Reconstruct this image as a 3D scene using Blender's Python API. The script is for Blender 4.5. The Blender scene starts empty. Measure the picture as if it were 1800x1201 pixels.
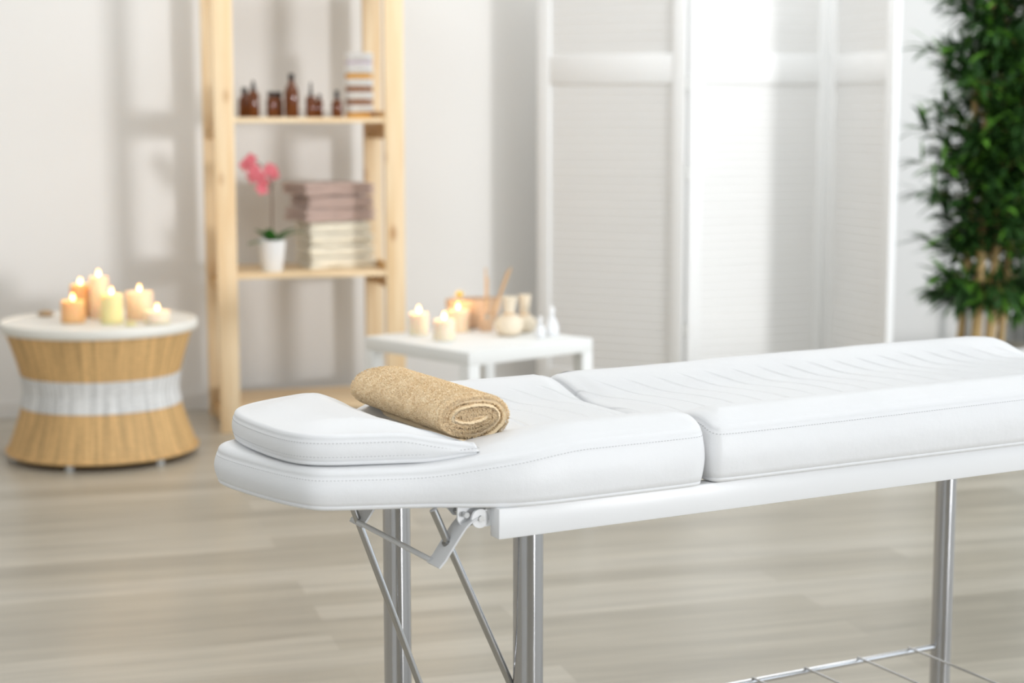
import bpy, bmesh, math, random
from mathutils import Vector, noise
PI = math.pi
C = bpy.context.scene.collection
S = bpy.context.scene
random.seed(7)

# ------------------------------------------------------------------ camera
cam_data = bpy.data.cameras.new('camera')
cam = bpy.data.objects.new('camera', cam_data); C.objects.link(cam)
cam.location = (0, 0, 1.3)
cam.rotation_euler = (math.radians(90 - 7.43), 0, 0)
cam_data.sensor_width = 36; cam_data.lens = 59.0
cam_data.clip_start = 0.05; cam_data.clip_end = 60
cam_data.dof.use_dof = True
cam_data.dof.focus_distance = 2.86
cam_data.dof.aperture_fstop = 2.8
S.camera = cam

# ------------------------------------------------------------------ colour, world, daylight, added fill
S.view_settings.view_transform = 'Standard'
S.view_settings.look = 'None'
S.view_settings.gamma = 1
S.view_settings.use_curve_mapping = False
S.view_settings.exposure = 0.0
world = bpy.data.worlds.new('World'); S.world = world
world.use_nodes = True
world.node_tree.nodes['Background'].inputs[0].default_value = (0.75, 0.86, 1, 1)
world.node_tree.nodes['Background'].inputs[1].default_value = 1.0

TH = math.radians(16.5)                       # the room is turned this much against the camera
W0 = Vector((-2.273, 7.342, 0))
WV = Vector((math.cos(TH), math.sin(TH), 0))  # along the rear wall, to the right
NV = Vector((math.sin(TH), -math.cos(TH), 0)) # from the rear wall into the room
def W(a, b, z=0.0):
    return W0 + WV * a + NV * b + Vector((0, 0, z))
A_R, A_L, B_BACK, H_C = 5.20, -1.75, 17.0, 2.75   # right wall, left wall, wall behind the camera, ceiling

def area(name, loc, direction, sx, sy, power, color):
    l = bpy.data.lights.new(name, 'AREA'); l.shape = 'RECTANGLE'; l.size = sx; l.size_y = sy
    l.energy = power; l.color = color
    o = bpy.data.objects.new(name, l); C.objects.link(o); o.location = loc
    o.rotation_euler = Vector(direction).to_track_quat('-Z', 'Y').to_euler()
    return o
WIN_B0, WIN_B1, WIN_Z0, WIN_Z1 = 0.35, 16.4, 0.12, 2.52       # the long window front in the right wall
area('daylight_window_front', W(A_R + 0.04, (WIN_B0 + WIN_B1) / 2, (WIN_Z0 + WIN_Z1) / 2), -WV, WIN_B1 - WIN_B0 - .1, WIN_Z1 - WIN_Z0 - .1, 100, (0.91, 0.965, 1.0))
area('added_fill_left', W(A_L - 0.03, 8.6, 1.45), WV, 4.2, 1.9, 26, (0.92, 0.965, 1.0))  # unseen fill from the left, added to lift the bed's head end
area('ceiling_fill_strip', W(0.6, 3.9, H_C - .02), (0, 0, -1), .9, 6.6, 44, (0.93, 0.965, 1.0)).rotation_euler.z = TH  # unseen overhead fill, added for the bed tops and rear wall
area('ceiling_fill_strip', W(3.4, 3.9, H_C - .02), (0, 0, -1), .9, 6.6, 38, (0.93, 0.965, 1.0)).rotation_euler.z = TH  # second added overhead fill, right half of the room
area('ceiling_fill_strip', W(2.9, 1.3, H_C - .02), (0, 0, -1), 3.4, .5, 17, (0.94, 0.97, 1.0)).rotation_euler.z = TH  # extra fill added to brighten the rear wall and screen
sun = bpy.data.lights.new('low_sun', 'SUN'); sun.energy = 1.22; sun.angle = math.radians(7.5); sun.color = (.98, .985, 1.0)
sun_o = bpy.data.objects.new('low_sun', sun); C.objects.link(sun_o)
sun_o.rotation_euler = Vector((-.7265, .687, -.004)).to_track_quat('-Z', 'Y').to_euler(); sun_o.location = (6, -4, 2)

# ------------------------------------------------------------------ materials
def new_mat(name):
    m = bpy.data.materials.new(name); m.use_nodes = True
    nt = m.node_tree
    return m, nt, nt.nodes['Principled BSDF']
def N(nt, kind, **kw):
    n = nt.nodes.new(kind)
    for k, v in kw.items():
        if k.startswith('i_'):
            key = k[2:]
            key = int(key) if key.isdigit() else key.replace('_', ' ')
            n.inputs[key].default_value = v
        else: setattr(n, k, v)
    return n
def link(nt, a, b): nt.links.new(a, b)
def mth(nt, op, a, b=None, c=None):
    n = nt.nodes.new('ShaderNodeMath'); n.operation = op
    for i, v in enumerate((a, b, c)):
        if v is None: continue
        if isinstance(v, (int, float)): n.inputs[i].default_value = v
        else: nt.links.new(v, n.inputs[i])
    return n.outputs[0]
def mat(name, col, rough=0.5, metal=0.0, var=0.06, scale=12.0, bump=0.0, bscale=60.0, stretch=(1, 1, 1), spec=0.5, sss=0.0, trans=0.0, coat=0.0, sheen=0.0, ior=1.45):
    m, nt, b = new_mat(name)
    tc = N(nt, 'ShaderNodeTexCoord'); mp = N(nt, 'ShaderNodeMapping'); mp.inputs['Scale'].default_value = stretch
    link(nt, tc.outputs['Object'], mp.inputs['Vector'])
    no = N(nt, 'ShaderNodeTexNoise', i_Scale=scale, i_Detail=4.0); link(nt, mp.outputs[0], no.inputs['Vector'])
    cr = N(nt, 'ShaderNodeMixRGB', blend_type='MIX')
    cr.inputs[1].default_value = (*[max(0, c * (1 - var)) for c in col], 1)
    cr.inputs[2].default_value = (*[min(1, c * (1 + var)) for c in col], 1)
    link(nt, no.outputs['Fac'], cr.inputs[0]); link(nt, cr.outputs[0], b.inputs['Base Color'])
    b.inputs['Roughness'].default_value = rough; b.inputs['Metallic'].default_value = metal
    b.inputs['Specular IOR Level'].default_value = spec; b.inputs['IOR'].default_value = ior
    b.inputs['Transmission Weight'].default_value = trans; b.inputs['Coat Weight'].default_value = coat
    if sheen: b.inputs['Sheen Weight'].default_value = sheen; b.inputs['Sheen Roughness'].default_value = .5
    if sss:
        b.inputs['Subsurface Weight'].default_value = sss
        b.inputs['Subsurface Radius'].default_value = (1.0, .55, .25); b.inputs['Subsurface Scale'].default_value = .02
    if bump:
        n2 = N(nt, 'ShaderNodeTexNoise', i_Scale=bscale, i_Detail=3.0); link(nt, mp.outputs[0], n2.inputs['Vector'])
        bp = N(nt, 'ShaderNodeBump'); bp.inputs['Distance'].default_value = bump; bp.inputs['Strength'].default_value = 1
        link(nt, n2.outputs['Fac'], bp.inputs['Height']); link(nt, bp.outputs[0], b.inputs['Normal'])
    return m

M = {}
M['wall'] = mat('wall_paint', (.805, .787, .757), .85, var=.012, scale=1.5, bump=.0004, bscale=90)
M['ceiling'] = mat('ceiling_paint', (.84, .83, .81), .9, var=.01)
M['trim'] = mat('trim_paint', (.76, .74, .71), .5, var=.02)
M['white_paint'] = mat('white_paint', (.83, .83, .805), .6, var=.015, scale=6)
M['screen'] = mat('screen_paint', (.87, .87, .86), .45, var=.02, scale=9, bump=.0004, bscale=30, stretch=(1, 1, 12))
M['screen_slats'] = mat('screen_slat_paint', (.86, .855, .84), .5, var=.03, scale=3, stretch=(.5, .5, 25), bump=.0004, bscale=8)
M['hinge'] = mat('brushed_hinge', (.6, .6, .57), .35, 1.0)
M['chrome'] = mat('chrome', (.62, .62, .63), .07, 1.0, var=.02, scale=60, bump=.0009, bscale=60, stretch=(1, 1, .015))
def chrome_mat():
    m = mat('chrome', (.50, .50, .51), .18, 1.0, var=.02, scale=60, bump=.0009, bscale=75, stretch=(1, 1, .015))
    nt = m.node_tree; b = nt.nodes['Principled BSDF']
    tg = N(nt, 'ShaderNodeTangent', direction_type='RADIAL', axis='Z'); link(nt, tg.outputs[0], b.inputs['Tangent'])
    b.inputs['Anisotropic'].default_value = .92; b.inputs['Anisotropic Rotation'].default_value = .25
    return m
M['chrome'] = chrome_mat()
M['chrome_bar'] = mat('chrome_bar', (.72, .72, .73), .12, 1.0)
M['rod'] = mat('satin_steel', (.50, .50, .50), .22, 1.0, var=.03)
M['frame'] = mat('powder_coated_frame', (.83, .83, .83), .32, var=.01, bump=.00006, bscale=250)
M['bracket'] = mat('grey_painted_steel', (.62, .62, .62), .4, var=.04)
M['bolt'] = mat('zinc_bolt', (.35, .35, .34), .35, 1.0)
M['board'] = mat('cushion_board', (.55, .53, .5), .8)
M['stitch'] = mat('stitch_thread', (.52, .52, .52), .8, var=.2)
M['towel'] = mat('terry_cloth', (.985, .76, .50), .95, var=.08, scale=260, sheen=.2, spec=.15)
M['white_ceramic'] = mat('white_ceramic', (.84, .85, .86), .2, var=.01)
M['mauve'] = mat('mauve_towelling', (.54, .40, .345), .95, var=.10, scale=60, bump=.002, bscale=150, sheen=.3, spec=.1)
M['cream'] = mat('cream_towelling', (.86, .80, .66), .95, var=.04, scale=60, bump=.002, bscale=150, sheen=.3, spec=.1)
M['amber'] = mat('amber_glass', (.20, .05, .004), .04, var=.1, trans=.5, ior=1.5)
M['honey'] = mat('amber_cream_jar', (.86, .42, .03), .2, var=.08)
M['honey_dark'] = mat('dark_amber_jar', (.33, .11, .015), .2, var=.08)
M['black_cap'] = mat('black_plastic', (.012, .011, .012), .35)
M['lid_white'] = mat('white_plastic', (.91, .91, .91), .3)
M['lilac'] = mat('lilac_print', (.72, .62, .74), .5)
M['label'] = mat('bottle_label', (.30, .27, .32), .5)
M['leaf'] = mat('bamboo_leaf', (.032, .088, .020), .42, var=.65, scale=9, spec=.4)
M['leaf_light'] = mat('bamboo_leaf_bright', (.12, .30, .035), .42, var=.4, scale=9, spec=.4)  # lighter green; partly stands in for highlights on the blades
M['orchid_leaf'] = mat('orchid_leaf', (.03, .13, .015), .35, var=.3)
M['orchid'] = mat('orchid_petal', (.80, .20, .24), .6, var=.18, scale=40, sss=.1)
M['orchid_stem'] = mat('orchid_stem', (.13, .07, .04), .6, var=.2)
M['cane'] = mat('bamboo_cane', (.60, .40, .16), .45, var=.25, scale=8, stretch=(1, 1, .3))
M['soil'] = mat('soil', (.06, .04, .03), .95, var=.4, bump=.004)
M['planter'] = mat('planter_white', (.7, .69, .66), .5)
M['acrylic'] = mat('clear_foot', (.88, .90, .90), .1, trans=.25)
M['tabletop'] = mat('cream_tabletop', (.83, .81, .75), .55, var=.015)
M['bowl'] = mat('bowl_wood', (.76, .53, .35), .55, var=.12, scale=25, stretch=(1, 1, 4))
M['reed'] = mat('reed_stick', (.70, .46, .25), .7, var=.1)
M['muslin'] = mat('muslin_cloth', (.84, .73, .57), .95, var=.06, bump=.003, bscale=40)
M['shell'] = mat('shell', (.50, .36, .22), .6, var=.3, scale=60)
M['petal'] = mat('white_petal', (.85, .83, .78), .6)
M['yellow'] = mat('flower_centre', (.85, .62, .02), .7)
M['wick'] = mat('candle_wick', (.03, .02, .015), .9)
M['wax_cream'] = mat('wax_cream', (.86, .66, .42), .5, var=.03, sss=.6)
M['wax_orange'] = mat('wax_orange', (.88, .52, .24), .5, var=.03, sss=.6)
M['wax_yellow'] = mat('wax_yellow', (.86, .76, .38), .5, var=.03, sss=.6)
M['wax_peach'] = mat('wax_peach', (.88, .68, .48), .5, var=.03, sss=.6)
M['wax_ivory'] = mat('wax_ivory', (.88, .76, .58), .5, var=.03, sss=.6)

def flame_mat():
    m, nt, b = new_mat('flame')
    b.inputs['Base Color'].default_value = (1, .6, .2, 1)
    tc = N(nt, 'ShaderNodeTexCoord'); sx = N(nt, 'ShaderNodeSeparateXYZ'); link(nt, tc.outputs['Generated'], sx.inputs[0])
    cr = N(nt, 'ShaderNodeValToRGB'); link(nt, sx.outputs['Z'], cr.inputs[0])
    cr.color_ramp.elements[0].color = (1, .72, .32, 1); cr.color_ramp.elements[1].color = (1, .42, .08, 1)
    link(nt, cr.outputs[0], b.inputs['Emission Color']); b.inputs['Emission Strength'].default_value = 12
    return m
M['flame'] = flame_mat()

def leather():
    m, nt, b = new_mat('white_leatherette')
    tc = N(nt, 'ShaderNodeTexCoord')
    n1 = N(nt, 'ShaderNodeTexNoise', i_Scale=5.0, i_Detail=3.0); link(nt, tc.outputs['Object'], n1.inputs['Vector'])
    mx = N(nt, 'ShaderNodeMixRGB'); mx.inputs[1].default_value = (.80, .80, .805, 1); mx.inputs[2].default_value = (.84, .84, .842, 1)
    link(nt, n1.outputs['Fac'], mx.inputs[0]); link(nt, mx.outputs[0], b.inputs['Base Color'])
    b.inputs['Roughness'].default_value = .42; b.inputs['Specular IOR Level'].default_value = .4
    n2 = N(nt, 'ShaderNodeTexNoise', i_Scale=9.0, i_Detail=4.0); link(nt, tc.outputs['Object'], n2.inputs['Vector'])
    n3 = N(nt, 'ShaderNodeTexVoronoi', i_Scale=700.0); link(nt, tc.outputs['Object'], n3.inputs['Vector'])
    h = mth(nt, 'ADD', mth(nt, 'MULTIPLY', n2.outputs['Fac'], .004), mth(nt, 'MULTIPLY', n3.outputs['Distance'], .00012))
    # stitched channels running across the bed in shallow arcs
    sp = N(nt, 'ShaderNodeSeparateXYZ'); link(nt, tc.outputs['Object'], sp.inputs[0])
    t0 = mth(nt, 'SUBTRACT', sp.outputs['Y'], .24)
    sv = mth(nt, 'ADD', sp.outputs['X'], mth(nt, 'MULTIPLY', mth(nt, 'MULTIPLY', t0, t0), 2.0))
    fr = mth(nt, 'FRACT', mth(nt, 'DIVIDE', sv, .062))
    d = mth(nt, 'MULTIPLY', mth(nt, 'ABSOLUTE', mth(nt, 'SUBTRACT', fr, .5)), .062)
    gr = N(nt, 'ShaderNodeMapRange', interpolation_type='SMOOTHSTEP'); link(nt, d, gr.inputs[0])
    gr.inputs[1].default_value = 0; gr.inputs[2].default_value = .007; gr.inputs[3].default_value = -1; gr.inputs[4].default_value = 0
    wob = mth(nt, 'ABSOLUTE', mth(nt, 'SUBTRACT', sp.outputs['Y'], .275))
    mk = N(nt, 'ShaderNodeMapRange', interpolation_type='SMOOTHSTEP'); link(nt, wob, mk.inputs[0])
    mk.inputs[1].default_value = .150; mk.inputs[2].default_value = .175; mk.inputs[3].default_value = 1; mk.inputs[4].default_value = 0
    m2 = N(nt, 'ShaderNodeMapRange', interpolation_type='SMOOTHSTEP'); link(nt, sp.outputs['X'], m2.inputs[0])
    m2.inputs[1].default_value = .06; m2.inputs[2].default_value = .16; m2.inputs[3].default_value = 0; m2.inputs[4].default_value = 1
    z1 = mth(nt, 'GREATER_THAN', sp.outputs['Z'], .755)
    g = mth(nt, 'MULTIPLY', mth(nt, 'MULTIPLY', mth(nt, 'MULTIPLY', gr.outputs[0], mk.outputs[0]), m2.outputs[0]), z1)
    h = mth(nt, 'ADD', h, mth(nt, 'MULTIPLY', g, .0022))
    bp = N(nt, 'ShaderNodeBump'); bp.inputs['Distance'].default_value = 1.0; bp.inputs['Strength'].default_value = 1.0
    link(nt, h, bp.inputs['Height']); link(nt, bp.outputs[0], b.inputs['Normal'])
    return m
M['leather'] = leather()

def pine(name, axis, base=(.84, .655, .41)):
    m, nt, b = new_mat(name)
    tc = N(nt, 'ShaderNodeTexCoord'); mp = N(nt, 'ShaderNodeMapping')
    sc = [28, 28, 28]; sc[axis] = 1.6; mp.inputs['Scale'].default_value = sc
    link(nt, tc.outputs['Object'], mp.inputs[0])
    n1 = N(nt, 'ShaderNodeTexNoise', i_Scale=1.0, i_Detail=5.0, i_Distortion=.6); link(nt, mp.outputs[0], n1.inputs['Vector'])
    cr = N(nt, 'ShaderNodeValToRGB'); link(nt, n1.outputs['Fac'], cr.inputs[0])
    e = cr.color_ramp.elements; e[0].position = .3; e[1].position = .72
    e[0].color = (base[0] * .88, base[1] * .78, base[2] * .66, 1); e[1].color = (min(1, base[0] * 1.05), base[1] * 1.1, base[2] * 1.2, 1)
    mp2 = N(nt, 'ShaderNodeMapping'); s2 = [7, 7, 7]; s2[axis] = 3.4; mp2.inputs['Scale'].default_value = s2
    link(nt, tc.outputs['Object'], mp2.inputs[0])
    vo = N(nt, 'ShaderNodeTexVoronoi', i_Scale=1.0); link(nt, mp2.outputs[0], vo.inputs['Vector'])
    kn = N(nt, 'ShaderNodeMapRange', interpolation_type='SMOOTHSTEP'); link(nt, vo.outputs['Distance'], kn.inputs[0])
    kn.inputs[1].default_value = .05; kn.inputs[2].default_value = .17; kn.inputs[3].default_value = .75; kn.inputs[4].default_value = 0
    mx = N(nt, 'ShaderNodeMixRGB'); mx.inputs[2].default_value = (.42, .20, .07, 1)
    link(nt, kn.outputs[0], mx.inputs[0]); link(nt, cr.outputs[0], mx.inputs[1]); link(nt, mx.outputs[0], b.inputs['Base Color'])
    b.inputs['Roughness'].default_value = .55
    return m
M['pine_z'] = pine('pine_upright', 2); M['pine_x'] = pine('pine_board', 0); M['pine_y'] = pine('pine_rung', 1, (.68, .43, .18))

def floor_mat():
    m, nt, b = new_mat('grey_oak_planks')
    tc = N(nt, 'ShaderNodeTexCoord')
    br = N(nt, 'ShaderNodeTexBrick', offset=.37, offset_frequency=2, squash=1.0)
    br.inputs['Scale'].default_value = 1; br.inputs['Brick Width'].default_value = 1.32; br.inputs['Row Height'].default_value = .132
    br.inputs['Mortar Size'].default_value = .0012; br.inputs['Mortar Smooth'].default_value = .3; br.inputs['Bias'].default_value = 0
    br.inputs['Color1'].default_value = (0, 0, 0, 1); br.inputs['Color2'].default_value = (1, 1, 1, 1); br.inputs['Mortar'].default_value = (.15, .15, .15, 1)
    link(nt, tc.outputs['Object'], br.inputs['Vector'])
    cr = N(nt, 'ShaderNodeValToRGB'); link(nt, br.outputs['Color'], cr.inputs[0])
    e = cr.color_ramp.elements
    e[0].color = (.405, .365, .295, 1); e[1].color = (.52, .475, .395, 1)
    x = cr.color_ramp.elements.new(.5); x.color = (.465, .42, .34, 1)
    mp = N(nt, 'ShaderNodeMapping'); mp.inputs['Scale'].default_value = (1.1, 15, 1)
    link(nt, tc.outputs['Object'], mp.inputs[0])
    n1 = N(nt, 'ShaderNodeTexNoise', i_Scale=1.0, i_Detail=6.0, i_Roughness=.6, i_Distortion=.4); link(nt, mp.outputs[0], n1.inputs['Vector'])
    n1r = N(nt, 'ShaderNodeMapRange'); link(nt, n1.outputs['Fac'], n1r.inputs[0])
    n1r.inputs[1].default_value = .3; n1r.inputs[2].default_value = .7; n1r.inputs[3].default_value = .82; n1r.inputs[4].default_value = 1.14
    mp3 = N(nt, 'ShaderNodeMapping'); mp3.inputs['Scale'].default_value = (4, 90, 1)
    link(nt, tc.outputs['Object'], mp3.inputs[0])
    n3 = N(nt, 'ShaderNodeTexNoise', i_Scale=1.0, i_Detail=3.0); link(nt, mp3.outputs[0], n3.inputs['Vector'])
    n3r = N(nt, 'ShaderNodeMapRange'); link(nt, n3.outputs['Fac'], n3r.inputs[0]); n3r.inputs[3].default_value = .86; n3r.inputs[4].default_value = 1.12
    fac = mth(nt, 'MULTIPLY', n1r.outputs[0], n3r.outputs[0])
    mx = N(nt, 'ShaderNodeVectorMath', operation='SCALE'); link(nt, cr.outputs[0], mx.inputs[0]); link(nt, fac, mx.inputs['Scale'])
    link(nt, mx.outputs[0], b.inputs['Base Color'])
    b.inputs['Roughness'].default_value = .30; b.inputs['Specular IOR Level'].default_value = .5
    bp = N(nt, 'ShaderNodeBump'); bp.inputs['Distance'].default_value = .0003
    link(nt, n3.outputs['Fac'], bp.inputs['Height']); link(nt, bp.outputs[0], b.inputs['Normal'])
    return m
M['floor'] = floor_mat()

def wicker(name, col, ribs):
    m, nt, b = new_mat(name)
    tc = N(nt, 'ShaderNodeTexCoord'); sp = N(nt, 'ShaderNodeSeparateXYZ'); link(nt, tc.outputs['Object'], sp.inputs[0])
    ang = mth(nt, 'ARCTAN2', sp.outputs['Y'], sp.outputs['X'])
    mp = N(nt, 'ShaderNodeCombineXYZ'); link(nt, mth(nt, 'MULTIPLY', ang, ribs / (2 * PI)), mp.inputs[0]); link(nt, mth(nt, 'MULTIPLY', sp.outputs['Z'], 150), mp.inputs[1])
    no = N(nt, 'ShaderNodeTexNoise', i_Scale=.8, i_Detail=3.0); link(nt, mp.outputs[0], no.inputs['Vector'])
    st = N(nt, 'ShaderNodeCombineXYZ'); link(nt, mth(nt, 'MULTIPLY', ang, ribs / (2 * PI) * 1.3), st.inputs[0]); link(nt, mth(nt, 'MULTIPLY', sp.outputs['Z'], 3), st.inputs[1])
    n2 = N(nt, 'ShaderNodeTexNoise', i_Scale=1.0, i_Detail=2.0); link(nt, st.outputs[0], n2.inputs['Vector'])
    f = mth(nt, 'ADD', mth(nt, 'MULTIPLY', no.outputs['Fac'], .4), mth(nt, 'MULTIPLY', n2.outputs['Fac'], .9))
    cr = N(nt, 'ShaderNodeValToRGB'); link(nt, f, cr.inputs[0])
    e = cr.color_ramp.elements; e[0].position = .4; e[1].position = .9
    e[0].color = (*[c * .60 for c in col], 1); e[1].color = (*[min(1, c * 1.25) for c in col], 1)
    link(nt, cr.outputs[0], b.inputs['Base Color']); b.inputs['Roughness'].default_value = .6
    return m
M['rattan'] = wicker('rattan_weave', (.74, .47, .20), 90); M['rattan_white'] = wicker('white_weave', (.80, .80, .79), 90)

# ------------------------------------------------------------------ mesh helpers
def tagp(o, label=None, cat=None, group=None, kind=None):
    if label: o['label'] = label
    if cat: o['category'] = cat
    if group: o['group'] = group
    if kind: o['kind'] = kind
    return o
def empty(name, loc, rz=0, label=None, cat=None, group=None):
    o = bpy.data.objects.new(name, None); C.objects.link(o); o.location = loc; o.rotation_euler = (0, 0, rz)
    o.empty_display_size = .05
    return tagp(o, label, cat, group)
class MB:
    def __init__(s): s.v = []; s.f = []
    def add(s, vs, fs):
        b = len(s.v); s.v += [tuple(v) for v in vs]; s.f += [tuple(i + b for i in f) for f in fs]; return s
    def box(s, c, d, rot=None, bev=0.0):
        hx, hy, hz = d[0] / 2, d[1] / 2, d[2] / 2
        bm = bmesh.new(); bmesh.ops.create_cube(bm, size=1)
        for v in bm.verts: v.co = Vector((v.co.x * d[0], v.co.y * d[1], v.co.z * d[2]))
        if bev: bmesh.ops.bevel(bm, geom=bm.edges[:], offset=min(bev, min(d) * .45), segments=2, affect='EDGES', profile=.5)
        bm.verts.index_update()
        vs = []
        for v in bm.verts:
            p = v.co.copy()
            if rot is not None: p = rot @ p
            vs.append(p + Vector(c))
        s.add(vs, [[v.index for v in f.verts] for f in bm.faces]); bm.free(); return s
    def box6(s, x0, x1, y0, y1, z0, z1, bev=0.0):
        return s.box(((x0 + x1) / 2, (y0 + y1) / 2, (z0 + z1) / 2), (abs(x1 - x0), abs(y1 - y0), abs(z1 - z0)), None, bev)
    def tube(s, pts, r, n=16, caps=True):
        pts = [Vector(p) for p in pts]; rs = r if isinstance(r, (list, tuple)) else [r] * len(pts)
        vs = []; fs = []; up = None
        for i, p in enumerate(pts):
            d = (pts[min(i + 1, len(pts) - 1)] - pts[max(i - 1, 0)]).normalized()
            if up is None: up = Vector((0, 0, 1)) if abs(d.z) < .9 else Vector((1, 0, 0))
            a = (up - d * up.dot(d)).normalized(); up = a; bb = d.cross(a)
            for k in range(n):
                t = 2 * PI * k / n; vs.append(p + (a * math.cos(t) + bb * math.sin(t)) * rs[i])
        for i in range(len(pts) - 1):
            for k in range(n):
                k2 = (k + 1) % n; fs.append((i * n + k, i * n + k2, (i + 1) * n + k2, (i + 1) * n + k))
        if caps: fs.append(tuple(range(n))[::-1]); fs.append(tuple((len(pts) - 1) * n + k for k in range(n)))
        return s.add(vs, fs)
    def lathe(s, prof, n=48, c=(0, 0, 0), sx=1, sy=1, rfun=None, cap0=True, cap1=True):
        vs = []; fs = []
        for i, (r, z) in enumerate(prof):
            for k in range(n):
                t = 2 * PI * k / n; rr = r + (rfun(t, z, i) if rfun else 0)
                vs.append((c[0] + rr * math.cos(t) * sx, c[1] + rr * math.sin(t) * sy, c[2] + z))
        for i in range(len(prof) - 1):
            for k in range(n):
                k2 = (k + 1) % n; fs.append((i * n + k, i * n + k2, (i + 1) * n + k2, (i + 1) * n + k))
        if cap0: fs.append(tuple(range(n))[::-1])
        if cap1: fs.append(tuple((len(prof) - 1) * n + k for k in range(n)))
        return s.add(vs, fs)
    def prism(s, poly, o, ax, ay, thick):
        """polygon in the plane (ax, ay) at o, extruded by the vector thick"""
        o = Vector(o); ax = Vector(ax); ay = Vector(ay); th = Vector(thick); n = len(poly)
        vs = [o + ax * p[0] + ay * p[1] for p in poly] + [o + ax * p[0] + ay * p[1] + th for p in poly]
        fs = [tuple(range(n))[::-1], tuple(range(n, 2 * n))] + [(i, (i + 1) % n, n + (i + 1) % n, n + i) for i in range(n)]
        return s.add(vs, fs)
    def mesh(s, name, m, smooth=None):
        me = bpy.data.meshes.new(name); me.from_pydata(s.v, [], s.f); me.materials.append(m)
        bm = bmesh.new(); bm.from_mesh(me); bmesh.ops.recalc_face_normals(bm, faces=bm.faces); bm.to_mesh(me); bm.free()
        if smooth is not None:
            me.polygons.foreach_set('use_smooth', [True] * len(me.polygons))
            try: me.set_sharp_from_angle(angle=math.radians(smooth))
            except Exception: pass
        me.update(); return me
    def build(s, name, m, parent=None, smooth=35, label=None):
        o = bpy.data.objects.new(name, s.mesh(name, m, smooth)); C.objects.link(o)
        if parent is not None: o.parent = parent
        if label: o['label'] = label
        return o
def struct(o): o['kind'] = 'structure'; return o
def dup(root, loc, rz=None, label=None):
    r = root.copy(); C.objects.link(r); r.location = loc
    if rz is not None: r.rotation_euler = (0, 0, rz)
    if label: r['label'] = label
    for ch in list(root.children):
        c = ch.copy(); C.objects.link(c); c.parent = r
        for g in list(ch.children):
            d = g.copy(); C.objects.link(d); d.parent = c
    return r
def place_room(o):       # objects built in room coordinates (a, -b, z)
    o.location = W0; o.rotation_euler = (0, 0, TH); return o

# ------------------------------------------------------------------ the room (room frame: x = a, y = -b)
def room_box(name, m, boxes):
    mb = MB()
    for q in boxes: mb.box6(*q)
    return struct(place_room(mb.build(name, m, None, None)))
T = .12
room_box('floor', M['floor'], [(A_L - T, A_R + T, -B_BACK - T, T, -.1, 0)])
room_box('ceiling', M['ceiling'], [(A_L - T, A_R + T, -B_BACK - T, T, H_C, H_C + .1)])
room_box('wall_rear', M['wall'], [(A_L - T, A_R + T, 0, T, 0, H_C)])
lw0, lw1, lz0, lz1 = -10.75, -6.45, .46, 2.44
room_box('wall_left', M['wall'], [(A_L - T, A_L, lw1, 0, 0, H_C), (A_L - T, A_L, -B_BACK, lw0, 0, H_C), (A_L - T, A_L, lw0, lw1, 0, lz0), (A_L - T, A_L, lw0, lw1, lz1, H_C)])
room_box('added_fill_window', M['white_paint'], [(A_L - .03, A_L + .02, lw0, lw1, lz0, lz0 + .05), (A_L - .03, A_L + .02, lw0, lw1, lz1 - .05, lz1)] +  # unseen window frame, added to go with the left fill lamp
         [(A_L - .03, A_L + .02, q - .03, q + .03, lz0, lz1) for q in (lw0 + .03, (lw0 + lw1) / 2, lw1 - .03)])
b0, b1 = WIN_B0, WIN_B1
room_box('wall_right', M['wall'], [(A_R, A_R + T, -b0, 0, 0, H_C), (A_R, A_R + T, -B_BACK, -b1, 0, H_C),
                                   (A_R, A_R + T, -b1, -b0, 0, WIN_Z0), (A_R, A_R + T, -b1, -b0, WIN_Z1, H_C)])
room_box('wall_back', M['wall'], [(A_L - T, A_R + T, -B_BACK - T, -B_BACK, 0, H_C)])
room_box('baseboard_rear', M['trim'], [(A_L, A_R, -.014, 0, 0, .07)])
room_box('baseboard_left', M['trim'], [(A_L, A_L + .014, -B_BACK, -.014, 0, .07)])
x0, x1 = A_R - .02, A_R + .03
wf = [(x0, x1, -b1, -b0, WIN_Z1 - .05, WIN_Z1 + .02), (x0, x1, -b1, -b0, WIN_Z0 - .02, WIN_Z0 + .05)]
for k in range(7):
    yy = -b0 - (b1 - b0) * k / 6; wf.append((x0, x1, yy - .03, yy + .03, WIN_Z0, WIN_Z1))
room_box('window_1', M['white_paint'], wf)

# ------------------------------------------------------------------ the treatment bed
BED_R = math.radians(28.478)
bed = empty('massage_bed', (-.020, 2.525, 0), BED_R,
            'white leatherette massage bed on chrome legs, in front of the whole room', 'massage bed')
def smooth_closed(pts, n, it=3):
    p = [Vector((a, b)) for a, b in pts]
    for _ in range(it):
        q = []
        for i in range(len(p)):
            a, b = p[i], p[(i + 1) % len(p)]; q += [a * .75 + b * .25, a * .25 + b * .75]
        p = q
    L = [0]
    for i in range(len(p)): L.append(L[-1] + (p[(i + 1) % len(p)] - p[i]).length)
    out = []; j = 0
    for k in range(n):
        t = L[-1] * k / n
        while L[j + 1] < t: j += 1
        f = (t - L[j]) / max(1e-9, L[j + 1] - L[j]); out.append(p[j].lerp(p[(j + 1) % len(p)], f))
    return out
def sstep(a, b, x):
    t = max(0, min(1, (x - a) / (b - a))); return t * t * (3 - 2 * t)
def normals2(P):
    n = len(P); out = []
    for i in range(n):
        d = (P[(i + 1) % n] - P[i - 1]).normalized(); out.append(Vector((d.y, -d.x)))
    return out
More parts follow.
